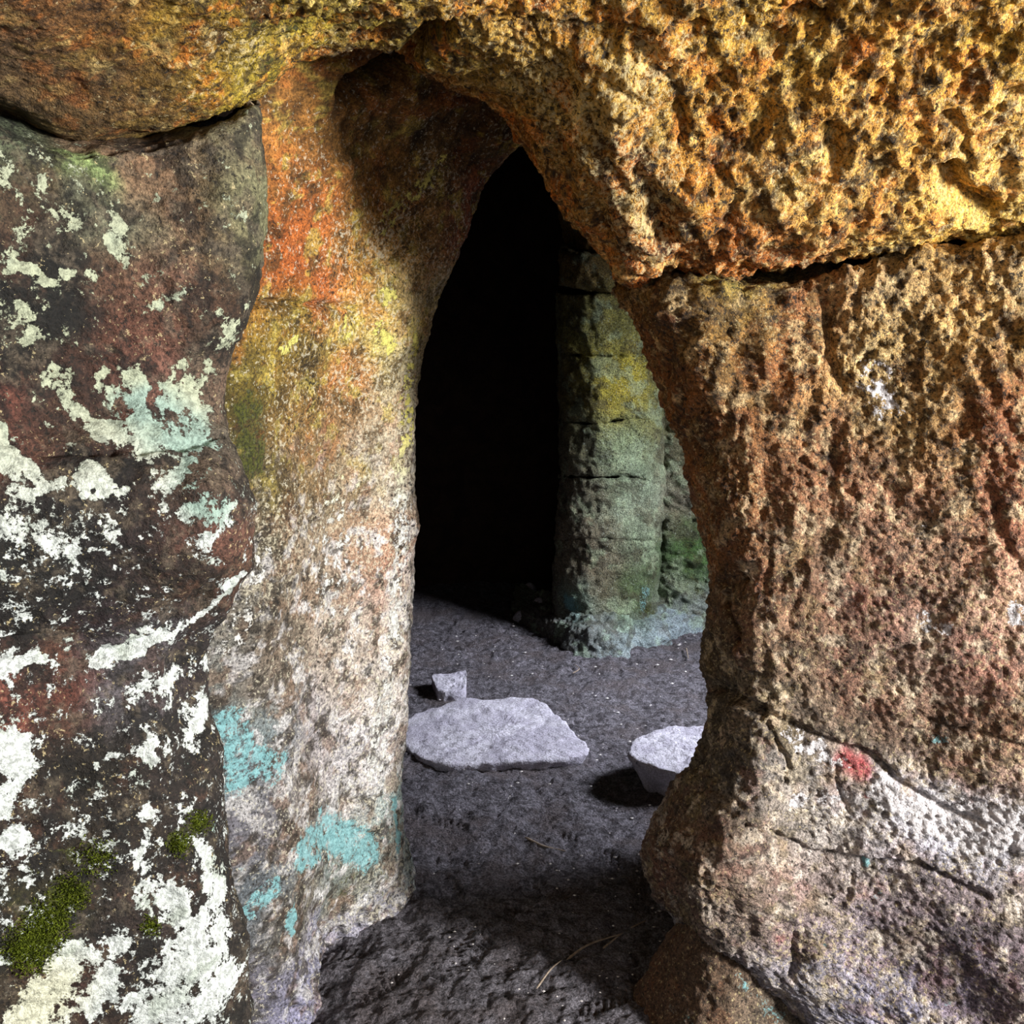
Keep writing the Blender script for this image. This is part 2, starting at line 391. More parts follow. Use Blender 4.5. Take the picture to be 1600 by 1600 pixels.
# ---- wall_right: the rock right of the doorway
sil = [(968, 452), (1003, 520), (1040, 620), (1075, 720), (1095, 800), (1109, 900), (1108, 1000), (1105, 1068), (1101, 1130), (1086, 1190), (1040, 1260), (1011, 1330), (1024, 1390), (1060, 1440), (1120, 1515), (1260, 1640), (1400, 1760)]
crest = [1045, 1075, 1112, 1130, 1145, 1165, 1160, 1172, 1172, 1168, 1160, 1120, 1095, 1110, 1165, 1305, 1445]
topy = [445, 440, 442, 436, 420, 400, 345, 300]
cx = [1250, 1400, 1600, 2100, 3000]
cY = [1.785, 1.745, 1.67, 1.60, 1.45]
rows = []
def drow(i, dy=0.0, dY=0.0, useTop=False):
    (sx, sy), c = sil[i], crest[i]
    bulge = {8: -0.02, 9: -0.04, 10: -0.07, 11: -0.09, 12: -0.08, 13: -0.04}.get(i, 0.0)
    ys = [sy] * 8
    if useTop: ys = [447, 447] + topy[:1] + [438] + topy[3:4] + [405, 365, 300]; ys = [452, 452, 448, 440, 432, 405, 366, 312]
    else:
        k = (sy - 440) / 1160.0
        ys = [sy, sy, sy + 2, sy + 4 * k, sy + 8 * k, sy, sy - 30 * (1 - k), sy - 60 * (1 - k)]
    r = [(sx + 75, ys[0] + dy, 2.5 + dY), (sx, ys[1] + dy, 2.02 + bulge * .6 + dY), ((sx + c) / 2 - 2, ys[2] + dy, 1.89 + bulge + dY), (c + 8, ys[3] + dy, 1.82 + bulge * .8 + dY)]
    r += [(max(x, c + 70 + 60 * j), ys[min(4 + j, 7)] + dy, Y + dY) for j, (x, Y) in enumerate(zip(cx, cY))]
    return r
rows.append(drow(0, -70, 0.40, True)); rows.append(drow(0, 2, 0.15, True)); rows.append(drow(0, 5, 0.02, True))
for i in range(1, 17): rows.append(drow(i))
GD = skin(rows, 0.0042, uo={0: 0.02, 6: 0.010, 7: 0.03}, vo={0: 0.03, 1: 0.01, 16: 0.006, 17: 0.03})
ND = normals(GD); PD = GD.reshape(-1, 3); nD = ND.reshape(-1, 3)
top = sstep(0.9, 1.5, PD[:, 2])
edge = 1 - sstep(0.40, 0.72, PD[:, 0])
disp = fbm(PD, 5, 2, 21) * 0.024 + fbm(PD, 14, 3, 22) * (0.007 + 0.004 * top)
flute = ridged(PD * np.array([1, 1, 0.28]), 22, 2, 25)
disp += (0.75 - flute) * 0.009 * np.clip(edge + 0.25 * top, 0, 1)
rg = 0.16 + 0.62 * np.maximum(top ** 1.5, 0.9 * edge)
disp += (fbm(PD, 33, 3, 28, 0.62) * 0.0085 + billow(PD, 40, 2, 29) * 0.0050) * rg
disp += fbm(PD, 92, 3, 31, .65) * 0.0050
disp -= cracks(PD, PD, [(10, 0.045, [(1106, 1074), (1150, 1085), (1185, 1112)]), (5, 0.02, [(1185, 1112), (1240, 1135), (1310, 1165), (1360, 1185), (1440, 1245), (1490, 1275), (1535, 1288)]),
                        (5, 0.018, [(1170, 1292), (1225, 1310), (1270, 1335), (1340, 1342), (1430, 1350), (1490, 1375), (1540, 1405)]),
                        (3, 0.010, [(1305, 1200), (1312, 1250), (1330, 1275)]), (4, 0.014, [(1200, 1130), (1230, 1200), (1225, 1225)]), (5, 0.012, [(1220, 1215), (1175, 1240)]),
                        (20, 0.010, [(1235, 890), (1295, 840)]), (8, 0.02, [(1290, 470), (1296, 560), (1320, 610)]), (6, 0.015, [(1340, 570), (1375, 540)]),
                        (10, 0.008, [(1525, 560), (1560, 640), (1590, 690)]), (4, 0.008, [(1250, 720), (1330, 770), (1440, 830), (1510, 850)]), (7, 0.012, [(1550, 760), (1570, 860), (1600, 890)]),
                        (7, 0.02, [(1160, 905), (1115, 915)]), (10, 0.03, [(1130, 930), (1150, 1000)]),
                        (5, 0.012, [(1370, 1020), (1450, 1010)]), (4, 0.012, [(1330, 1370), (1325, 1400)]), (5, 0.012, [(1240, 1460), (1235, 1530)]), (4, 0.01, [(1450, 1130), (1600, 1165)])])
GD2 = PD + nD * disp[:, None]
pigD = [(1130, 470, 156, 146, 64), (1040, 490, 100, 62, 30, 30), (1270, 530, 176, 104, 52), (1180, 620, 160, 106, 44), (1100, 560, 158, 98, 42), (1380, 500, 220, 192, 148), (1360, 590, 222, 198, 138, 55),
        (1500, 460, 216, 172, 100), (1560, 500, 200, 176, 126), (1450, 620, 206, 158, 82), (1560, 620, 166, 104, 60), (1230, 680, 168, 116, 74), (1330, 680, 172, 126, 90), (1420, 700, 162, 138, 92),
        (1250, 760, 164, 110, 80), (1500, 720, 172, 114, 80), (1590, 700, 160, 98, 60), (1150, 760, 150, 102, 44), (1130, 850, 170, 106, 38), (1180, 900, 142, 94, 46), (1290, 820, 172, 132, 92),
        (1285, 865, 108, 98, 88, 30), (1400, 800, 178, 122, 100), (1450, 850, 178, 148, 112), (1560, 850, 190, 118, 86), (1380, 930, 168, 84, 68, 40), (1300, 950, 168, 116, 90), (1230, 1000, 160, 122, 86),
        (1450, 920, 168, 122, 96), (1580, 960, 232, 190, 160), (1430, 1000, 172, 148, 128), (1540, 1020, 178, 104, 80, 40), (1480, 1080, 150, 104, 82), (1350, 1050, 158, 106, 80), (1250, 1070, 140, 118, 92),
        (1200, 1120, 156, 136, 114), (1340, 1120, 152, 122, 90), (1560, 1150, 158, 112, 70), (1450, 1140, 142, 116, 90), (1250, 1200, 205, 192, 182, 40), (1195, 1190, 116, 116, 112, 35),
        (1330, 1195, 200, 70, 72, 18), (1300, 1270, 210, 198, 178), (1370, 1235, 246, 238, 238, 45), (1440, 1270, 246, 242, 246, 45), (1500, 1290, 248, 244, 246, 40), (1570, 1300, 250, 242, 238, 50), (1590, 1220, 206, 160, 130, 40), (1500, 1190, 148, 108, 76),
        (1300, 1325, 198, 180, 156), (1200, 1290, 156, 132, 102), (1230, 1390, 166, 132, 110), (1400, 1380, 172, 148, 136), (1500, 1430, 116, 96, 92), (1590, 1390, 156, 138, 122),
        (1450, 1500, 136, 116, 116), (1300, 1480, 172, 152, 146), (1350, 1570, 168, 160, 170), (1540, 1540, 106, 102, 118), (1250, 1560, 156, 148, 142), (1150, 1400, 138, 118, 92), (1100, 1350, 128, 92, 60),
        (1050, 1340, 116, 76, 44), (1130, 1240, 92, 84, 72), (1590, 1560, 156, 118, 98), (1130, 1150, 100, 88, 70), (1140, 1000, 120, 96, 66), (1100, 700, 92, 60, 30, 30), (1060, 560, 92, 58, 28, 30), (1125, 830, 96, 62, 30, 24), (1130, 950, 84, 60, 36, 30), (1130, 1060, 70, 54, 38, 26), (1350, 760, 168, 112, 84)]  # small dark browns along the doorway edge paint in that strip's shade
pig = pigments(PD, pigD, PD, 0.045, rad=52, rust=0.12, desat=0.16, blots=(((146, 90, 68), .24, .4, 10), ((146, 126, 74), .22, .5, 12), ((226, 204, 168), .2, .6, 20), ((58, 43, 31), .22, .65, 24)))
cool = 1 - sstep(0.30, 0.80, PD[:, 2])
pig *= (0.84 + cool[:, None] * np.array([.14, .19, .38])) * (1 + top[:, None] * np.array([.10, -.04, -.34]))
dab = 0.85 * zone(PD, PD, [(17, 1, [(1322, 1192), (1340, 1198)]), (4, 1, [(1350, 1240)]), (6, 1, [(1512, 1290)]), (5, .8, [(1460, 1258)]), (9, .5, [(1220, 1465)])], .008)[:, None]
pig = pig * (1 - dab) + lin((176, 72, 74)) * dab
at_ = {'mottle': 0.30 + 0.16 * np.maximum(top, 0.7 * edge) + 0.10 * fbm(PD, 6, 2, 63) - 0.3 * zone(PD, PD, [(45, 1, [(1290, 1200), (1380, 1240), (1480, 1285), (1600, 1300)])]), 'speck': 0.36 + 0.18 * fbm(PD, 7, 3, 62) + 0.2 * zone(PD, PD, [(50, 1, [(1360, 590)]), (60, 1, [(1400, 1560), (1250, 1500)]), (50, 1, [(1590, 980)]), (60, .8, [(1560, 480)])]),
       'lichen': film(zone(PD, PD, [(24, 0.6, [(1360, 580), (1390, 640)]), (20, .55, [(1430, 840)]), (18, .6, [(1430, 970), (1480, 985)]), (30, .6, [(1590, 960)]), (26, .86, [(1370, 1225), (1390, 1245), (1450, 1275)]), (42, .92, [(1450, 1270), (1530, 1300), (1620, 1300)]), (22, .62, [(1240, 1150), (1300, 1190)]), (20, .6, [(1250, 1250), (1300, 1240)])]), PD, 40, 65, 0.9),
       'crust_colour': tints(PD, [], (246, 240, 240)),
       'teal': film(zone(PD, PD, [(9, 0.9, [(1350, 1345)]), (5, .9, [(1500, 1275), (1520, 1280)]), (10, .6, [(1368, 1395)]), (7, .8, [(1285, 1480)]), (8, .7, [(1480, 1570)]), (12, .6, [(1470, 1160)]), (6, .8, [(1260, 1510)])]), PD, 50, 66),
       'moss': film(0.42 * zone(PD, PD, [(60, 1, [(1130, 470), (1200, 510)])]), PD, 30, 64)}
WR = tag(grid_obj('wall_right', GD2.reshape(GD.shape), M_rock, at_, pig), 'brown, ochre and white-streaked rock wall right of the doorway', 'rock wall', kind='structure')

# ---- foot of wall_right
fs = [(1064, 1440), (1050, 1465), (1030, 1505), (1004, 1560), (978, 1615), (955, 1700)]
rows = []
for i, (sx, sy) in enumerate(fs):
    k = i / 5.0
    rows.append([(sx + 60, sy, 2.25), (sx, sy, 1.97 - 0.05 * k), (sx + 30 + 30 * k, sy + 6, 1.90 - 0.06 * k), (sx + 60 + 90 * k, sy + 12, 1.86 - 0.08 * k), (sx + 90 + 200 * k, sy + 16, 1.88 - 0.05 * k), (sx + 110 + 330 * k, sy + 16, 1.96)])
GF = skin(rows, 0.0045, uo={0: 0.02}); NF = normals(GF); PF = GF.reshape(-1, 3)
disp = fbm(PF, 9, 3, 41) * 0.016 + ridged(PF * np.array([1, 1, 0.4]), 20, 2, 42) * 0.006 + fbm(PF, 60, 3, 43) * 0.005
pig = pigments(PF, [(1040, 1500, 110, 72, 40), (1000, 1590, 110, 70, 40), (1080, 1520, 100, 74, 52), (1120, 1590, 104, 86, 66), (1180, 1600, 120, 110, 95), (1060, 1590, 95, 66, 44)], PF, 0.03)
at_ = {'mottle': zeros(PF) + 0.40, 'speck': zeros(PF) + 0.34, 'lichen': zeros(PF) - 1, 'crust_colour': tints(PF, []), 'teal': film(zone(PF, PF, [(12, .5, [(1150, 1530), (1220, 1590)]), (14, .45, [(1050, 1570), (1080, 1600)])]), PF, 40, 66), 'moss': zeros(PF) - 1}
grid_obj('rock_foot', (PF + NF.reshape(-1, 3) * disp[:, None]).reshape(GF.shape), M_rock, at_, pig, parent=WR)

# ---- wall_jamb: left reveal of the doorway and its soffit
J = [  # near hidden, visible left, middle, far edge
    ((330, 1720, 1.72), (456, 1650, 1.86), (486, 1525, 2.13), (616, 1470, 2.33)),
    ((330, 1610, 1.72), (452, 1570, 1.86), (496, 1462, 2.12), (622, 1425, 2.35)),
    ((320, 1480, 1.7), (425, 1450, 1.80), (522, 1385, 2.08), (632, 1340, 2.34)),
    ((300, 1280, 1.7), (405, 1265, 1.80), (520, 1230, 2.06), (629, 1200, 2.34)),
    ((290, 1060, 1.7), (395, 1053, 1.80), (515, 1030, 2.05), (641, 1010, 2.34)),
    ((300, 880, 1.7), (395, 873, 1.80), (515, 860, 2.05), (643, 850, 2.34)),
    ((310, 710, 1.7), (395, 708, 1.80), (515, 704, 2.05), (641, 700, 2.34)),
    ((320, 605, 1.7), (405, 603, 1.80), (525, 600, 2.05), (650, 600, 2.34)),
    ((330, 490, 1.7), (415, 492, 1.80), (545, 497, 2.05), (674, 500, 2.34)),
    ((335, 370, 1.7), (425, 378, 1.80), (565, 390, 2.06), (715, 400, 2.35)),
    ((345, 265, 1.7), (435, 280, 1.80), (595, 298, 2.08), (752, 310, 2.36)),
    ((365, 170, 1.72), (460, 192, 1.82), (630, 225, 2.10), (793, 240, 2.37)),
    ((430, 95, 1.76), (535, 135, 1.86), (685, 190, 2.12), (825, 222, 2.38)),
    ((560, 20, 1.80), (650, 70, 1.92), (760, 150, 2.15), (880, 215, 2.40)),
    ((800, -40, 1.86), (850, 20, 1.98), (900, 120, 2.18), (960, 200, 2.42))]
rows = []
for a, b, c, d in J:
    rows.append([a, b, c, d, (d[0] - 14, d[1] - (10 if d[1] > 300 else 30), 2.44), (d[0] - 60, d[1] - (20 if d[1] > 300 else 70), 2.62)])
GC = skin(rows, 0.0045, uo={0: 0.009, 4: 0.02}); NC = normals(GC); PC = GC.reshape(-1, 3); nC = NC.reshape(-1, 3)
soff = sstep(1.62, 1.85, PC[:, 2])
disp = fbm(PC, 4.5, 2, 71) * 0.016 + fbm(PC, 16, 3, 72) * 0.0075
streak = fbm(PC @ np.array([[1, 0, 0], [0.9, 0.12, 0.15], [0, 0, 1.0]]), 26, 3, 75)
disp += streak * 0.008 * soff + ridged(PC * np.array([1, 1, 0.35]), 26, 2, 76) * 0.005 * sstep(2.05, 2.3, PC[:, 1]) * (1 - soff)
disp += fbm(PC, 60, 3, 78) * 0.0042
low = 1 - sstep(0.0, 0.22, PC[:, 2])
disp += low * (0.02 + fbm(PC, 26, 3, 79) * 0.02)
disp -= cracks(PC, PC, [(5, 0.03, [(395, 478), (430, 474), (480, 480), (520, 482), (600, 484)]), (4, 0.015, [(575, 428), (605, 415), (628, 398)]), (3, 0.012, [(425, 340), (440, 375), (450, 395)]),
                        (16, 0.22, [(556, 146), (585, 130), (622, 106), (640, 86)]), (5, 0.04, [(556, 166), (590, 152), (620, 140)]), (5, 0.012, [(550, 1300), (600, 1308)]), (4, 0.012, [(545, 1253), (620, 1248)])])
GC2 = PC + nC * disp[:, None]
pigC = [(450, 260, 178, 116, 48), (560, 230, 160, 122, 60), (650, 180, 130, 96, 44), (720, 210, 110, 80, 40), (500, 340, 194, 106, 38), (430, 400, 190, 100, 34), (600, 300, 174, 122, 50), (680, 310, 124, 102, 54, 40), (500, 200, 165, 115, 50), (560, 160, 140, 95, 38),
        (720, 350, 160, 92, 66, 40), (640, 380, 202, 148, 66), (560, 430, 198, 148, 66), (530, 458, 206, 84, 28, 28), (590, 462, 208, 110, 40, 26), (600, 470, 230, 212, 108, 22), (650, 450, 222, 198, 138, 45), (440, 540, 168, 138, 46), (540, 510, 226, 216, 108, 26),
        (600, 520, 230, 220, 118, 26), (400, 600, 120, 102, 34), (490, 590, 116, 96, 34, 35), (560, 580, 196, 126, 54, 40), (390, 660, 78, 74, 24, 45), (395, 720, 86, 78, 34, 35), (470, 660, 168, 128, 66), (560, 650, 168, 132, 86), (630, 560, 208, 188, 128, 40),
        (630, 650, 218, 204, 176, 45), (480, 750, 148, 122, 82), (420, 740, 128, 112, 72), (560, 760, 182, 162, 128), (610, 740, 194, 180, 160), (420, 850, 138, 128, 104), (500, 860, 172, 154, 130),
        (570, 860, 198, 160, 130), (610, 880, 180, 120, 90, 40), (630, 950, 218, 208, 200, 45), (380, 930, 158, 148, 130), (450, 980, 150, 134, 114), (540, 960, 202, 184, 166), (350, 1010, 148, 148, 140),
        (420, 1050, 158, 138, 118), (560, 1050, 198, 184, 170), (600, 1100, 208, 198, 190), (370, 1150, 140, 165, 168), (440, 1190, 156, 160, 162), (500, 1150, 196, 188, 190), (570, 1190, 214, 210, 216),
        (420, 1260, 138, 134, 144), (480, 1250, 158, 144, 130), (560, 1250, 200, 190, 182), (540, 1320, 150, 170, 166), (620, 1290, 176, 200, 196), (590, 1340, 160, 160, 152), (420, 1400, 132, 140, 146),
        (480, 1400, 134, 124, 110), (560, 1370, 130, 126, 106, 40), (580, 1412, 190, 186, 204, 26), (530, 1440, 190, 186, 204, 26), (420, 1530, 156, 152, 168), (440, 1590, 172, 170, 200), (490, 1470, 180, 178, 200, 30), (450, 1460, 120, 118, 100, 35)]
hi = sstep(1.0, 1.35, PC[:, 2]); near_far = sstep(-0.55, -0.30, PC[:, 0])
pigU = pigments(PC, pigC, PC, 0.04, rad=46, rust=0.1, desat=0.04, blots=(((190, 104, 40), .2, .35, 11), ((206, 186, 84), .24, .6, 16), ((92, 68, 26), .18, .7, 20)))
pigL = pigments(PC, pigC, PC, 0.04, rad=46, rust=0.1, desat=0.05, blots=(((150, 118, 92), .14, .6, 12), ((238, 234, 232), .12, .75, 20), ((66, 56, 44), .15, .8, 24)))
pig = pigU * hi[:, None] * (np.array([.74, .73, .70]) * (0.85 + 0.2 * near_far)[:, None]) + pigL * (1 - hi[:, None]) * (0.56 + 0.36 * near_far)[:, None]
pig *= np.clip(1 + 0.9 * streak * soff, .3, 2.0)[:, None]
near_far = sstep(-0.55, -0.30, PC[:, 0])
at_ = {'mottle': 0.34 + 0.12 * fbm(PC, 7, 3, 63) + 0.20 * zone(PC, PC, [(40, 1, [(620, 340), (740, 270)]), (26, 1, [(490, 500), (490, 640)]), (80, .7, [(420, 860), (380, 960)]), (20, .8, [(640, 650), (635, 960)])]) - 0.12 * soff,
       'speck': 0.34 + 0.16 * near_far + 0.18 * fbm(PC, 8, 3, 62) - 0.14 * soff + 0.12 * zone(PC, PC, [(30, 1, [(650, 560), (625, 720), (630, 980), (600, 1100)]), (40, 1, [(690, 260), (600, 360)]), (90, .8, [(390, 900), (440, 820)])]),
       'lichen': film(zone(PC, PC, [(11, .75, [(540, 500), (545, 520)]), (14, .8, [(600, 465), (612, 455)]), (14, .75, [(590, 515), (610, 540)]), (10, .7, [(470, 540), (440, 545)]), (20, .62, [(655, 530), (632, 700)]), (20, .62, [(630, 700), (622, 1000)]), (26, .6, [(610, 1060), (590, 1200)]), (40, .5, [(400, 860), (360, 1000)]), (16, .6, [(690, 260), (600, 360)]), (50, .46, [(540, 780), (520, 960)])]), PC, 48, 65, 1.1),
       'crust_colour': tints(PC, [(sstep(1.05, 1.3, PC[:, 2]), (232, 220, 118))], (232, 230, 222)),
       'teal': film(zone(PC, PC, [(38, .74, [(365, 1140), (385, 1210)]), (30, .74, [(410, 1190), (440, 1200)]), (38, .82, [(480, 1330), (520, 1300), (580, 1335)]), (9, .85, [(624, 1250), (626, 1330)]), (22, .74, [(400, 1415), (430, 1390)]), (12, .95, [(458, 1425), (462, 1455)]), (8, .75, [(505, 1272)]), (10, .75, [(380, 1355)])]), PC, 42, 66, 0.8),
       'moss': film(zone(PC, PC, [(40, .72, [(390, 640), (395, 720)]), (30, .5, [(400, 590)]), (36, .46, [(480, 1420), (560, 1385), (610, 1375)]), (26, .4, [(430, 520), (500, 560)])]), PC, 30, 64)}
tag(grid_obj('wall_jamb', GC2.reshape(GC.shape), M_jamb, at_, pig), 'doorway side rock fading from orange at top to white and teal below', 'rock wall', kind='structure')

# ---- wall_left: near block covered in lichen
sl = [(402, 168, 0), (412, 300, 0), (407, 400, 0), (392, 480, .01), (358, 560, .03), (352, 625, .04), (370, 690, .0), (391, 752, -.04), (393, 830, -.05), (383, 890, -.04), (345, 950, 0.0), (318, 1010, .03), (318, 1080, .02), (336, 1160, 0), (348, 1250, -.01), (360, 1350, -.02), (378, 1450, -.03), (381, 1550, -.03), (382, 1720, -.03), (382, 2200, -.03)]
topL = [165, 190, 217, 223, 190]
rows = []
def brow(i, dY=0.0, first=False):
    sx, sy, r = sl[i]
    k = np.clip((sy - 170) / 1400.0, 0, 1.3)
    xs = [-600, 0, 130, 240, sx - 45]; Ys = [0.98, 1.28, 1.36, 1.42, 1.47]
    if first: ys = [130, 192, 226, 217, 186]
    else: ys = [sy + 40 * (k - .2)] * 1 + [sy + 25 * (k - .2), sy + 15 * (k - .2), sy + 5 * k, sy]
    wts = [0, .5, .8, 1, 1]
    z = at(-600, ys[0], 0.98)[2]
    out = [('w', -1.5, -1.6, z), ('w', -1.25, 0.2, z)]
    out += [(x, y, Y + r * wt + dY) for x, y, Y, wt in zip(xs, ys, Ys, wts)]
    out += [(sx - 6, sy, 1.52 + r * .6 + dY), (sx - 1, sy, 1.60 + dY), (sx - 35, sy, 1.78 + dY)]
    return out
rows.append([(p if p[0] == 'w' else (p[0], p[1] - 2, p[2] + .3)) for p in brow(0, 0, True)])
rows.append([(p if p[0] == 'w' else (p[0], p[1], p[2] + .06)) for p in brow(0, 0, True)])
rows.append([(p if p[0] == 'w' else (p[0], p[1] + 12, p[2])) for p in brow(0, 0, True)])
for i in range(1, len(sl)): rows.append(brow(i))
GB = skin(rows, 0.0040, uo={0: 0.06, 1: 0.05, 2: 0.010, 8: 0.012}, vo={0: 0.03, 19: 0.008, 20: 0.008, 21: .03}); NB = normals(GB); PB = GB.reshape(-1, 3); nB = NB.reshape(-1, 3)
disp = fbm(PB, 5, 2, 101) * 0.018 + fbm(PB, 15, 3, 102) * 0.008 + fbm(PB, 48, 3, 105) * 0.004
disp -= cracks(PB, PB, [(6, .018, [(60, 700), (170, 705), (300, 690), (350, 680)]), (6, .015, [(130, 1040), (250, 990), (370, 905)]), (5, .012, [(0, 1000), (100, 990)]), (6, .01, [(120, 235), (250, 215)]), (10, .02, [(330, 188), (400, 160)])])
GB2 = PB + nB * disp[:, None]
pigB = [(60, 270, 112, 88, 54), (130, 248, 156, 186, 96, 18), (30, 235, 116, 132, 92, 40), (250, 260, 156, 116, 74), (258, 320, 172, 132, 92, 45), (190, 350, 134, 146, 112, 35), (345, 240, 146, 136, 94), (370, 330, 146, 144, 94, 40), (312, 340, 126, 84, 48),
        (60, 330, 74, 52, 36), (100, 400, 34, 34, 27), (40, 480, 40, 40, 34), (100, 470, 26, 28, 24), (240, 440, 150, 106, 80), (200, 410, 126, 80, 48), (320, 470, 126, 80, 50), (375, 440, 62, 52, 32, 35), (220, 530, 120, 70, 48), (340, 530, 66, 58, 42, 35),
        (150, 590, 84, 54, 38), (60, 580, 46, 38, 30), (20, 670, 146, 76, 54, 30), (60, 690, 90, 58, 42, 35), (240, 620, 156, 96, 74, 35), (330, 590, 150, 118, 90, 35), (130, 650, 60, 44, 36), (300, 650, 130, 120, 100, 40), (340, 740, 118, 98, 78, 35), (290, 745, 108, 84, 64, 35),
        (330, 850, 134, 84, 64, 35), (150, 715, 30, 27, 25), (60, 780, 38, 34, 32), (160, 860, 46, 34, 33), (240, 800, 54, 38, 32), (100, 880, 40, 38, 34), (150, 950, 52, 36, 38), (250, 910, 62, 46, 38), (340, 900, 112, 76, 52, 30), (290, 700, 90, 74, 60, 35),
        (60, 940, 44, 38, 34), (100, 1085, 146, 74, 48, 26), (20, 1095, 150, 80, 60, 24), (60, 1060, 70, 46, 36, 30), (200, 1060, 112, 104, 108, 40), (290, 1050, 64, 52, 50, 40), (150, 1200, 42, 36, 26), (250, 1230, 54, 42, 36), (300, 1170, 60, 50, 44, 40), (60, 1300, 62, 44, 34), (110, 1130, 60, 44, 32, 30),
        (200, 1300, 54, 42, 30), (100, 1370, 52, 44, 22), (60, 1450, 60, 60, 20, 40), (170, 1430, 66, 54, 46), (280, 1440, 60, 44, 36), (330, 1360, 50, 40, 34), (120, 1550, 88, 54, 40), (30, 1560, 80, 64, 44), (250, 1560, 60, 46, 36), (350, 1550, 70, 60, 50)]
pig = pigments(PB, pigB, PB, 0.035, rad=34, rust=0.05, desat=0.2, blots=(((118, 76, 50), .25, .4, 12), ((30, 28, 24), .10, .75, 14), ((128, 112, 88), .24, .5, 22))) * 0.62
lich = zone(PB, PB, [(22, .85, [(20, 400), (70, 425)]), (14, .8, [(110, 420), (130, 430)]), (30, .75, [(20, 500), (60, 510)]), (10, .6, [(90, 530), (130, 470)]), (20, .9, [(85, 600), (120, 640), (150, 670)]), (20, .9, [(150, 670), (190, 680)]), (26, .8, [(195, 590), (210, 640), (240, 680)]), (38, .8, [(280, 610), (300, 660), (240, 690)]), (16, .7, [(330, 570)]),
                        (26, .9, [(5, 700), (30, 755)]), (14, .8, [(60, 760), (95, 750)]), (22, .9, [(140, 755), (185, 765)]), (16, .7, [(240, 770), (300, 720), (330, 790)]), (16, .78, [(110, 880), (120, 860), (165, 830)]), (18, .75, [(165, 820), (190, 880)]), (12, .7, [(210, 830)]), (14, .65, [(255, 835)]), (50, .5, [(30, 800), (60, 860)]), (26, .62, [(280, 800), (350, 790), (330, 870)]),
                        (15, .92, [(145, 1050), (200, 1020), (270, 985), (320, 950), (365, 915)]), (18, .9, [(5, 1040), (45, 1022), (80, 1010)]), (12, .7, [(100, 970)]), (24, .6, [(220, 1080), (330, 1030)]), (36, .88, [(20, 1160), (40, 1200), (20, 1240)]), (12, .7, [(160, 1180), (200, 1165)]), (18, .8, [(230, 1160), (245, 1180)]), (28, .66, [(300, 1150), (320, 1090)]),
                        (30, .85, [(5, 1310), (30, 1330)]), (12, .85, [(200, 1320), (205, 1345)]), (12, .8, [(40, 1370)]), (10, .8, [(55, 1310)]), (24, .85, [(325, 1320), (340, 1400)]), (30, .86, [(250, 1400), (300, 1430), (350, 1450)]), (60, .84, [(300, 1500), (330, 1560), (250, 1580)]), (50, .86, [(100, 1520), (50, 1580)]), (30, .84, [(150, 1560), (190, 1480)]), (16, .6, [(240, 1270)]),
                        (20, .55, [(60, 240), (80, 280)]), (24, .66, [(185, 340), (195, 390)]), (16, .55, [(360, 330), (370, 400)]), (20, .66, [(350, 500), (370, 530)]), (30, .5, [(20, 260)]), (14, .6, [(240, 470), (280, 460)]), (40, .45, [(50, 330), (110, 340)])], 0.03)
lich = np.where(lich > 0.02, lich - 0.06 + 0.52 * fbm(PB, 26, 5, 69, 0.66), -1.0)
spots = 0.30 + 0.42 * fbm(PB, 42, 4, 166, 0.6) + 0.12 * fbm(PB, 5, 2, 167) - 0.12 * sstep(1.15, 1.4, PB[:, 2])
lich = np.maximum(lich, spots)
at_ = {'mottle': 0.40 + 0.16 * fbm(PB, 5, 3, 67), 'speck': 0.20 + 0.22 * fbm(PB, 8, 3, 68), 'lichen': lich,
       'crust_colour': tints(PB, [(sstep(1.15, 1.45, PB[:, 2]) * .85, (176, 182, 146)), (1.3 * zone(PB, PB, [(45, .8, [(230, 640), (320, 690), (330, 780)]), (16, .8, [(340, 1290)]), (12, .8, [(300, 1200)])]), (162, 186, 172)), (zone(PB, PB, [(70, .8, [(60, 1560)])]), (226, 224, 190)), (0.5 * sstep(.2, .5, fbm(PB, 14, 3, 168)), (168, 180, 160))], (226, 232, 226)),
       'teal': zeros(PB) - 1, 'moss': film(zone(PB, PB, [(36, .7, [(50, 1480), (70, 1440), (110, 1390)]), (16, .72, [(270, 1320), (320, 1280)]), (24, .5, [(150, 1330), (60, 1360)]), (12, .6, [(230, 1450)])]), PB, 30, 64)}
WL = tag(grid_obj('wall_left', GB2.reshape(GB.shape), M_block, at_, pig), 'near dark rock block crusted with white and grey-green lichen', 'rock wall', kind='structure')

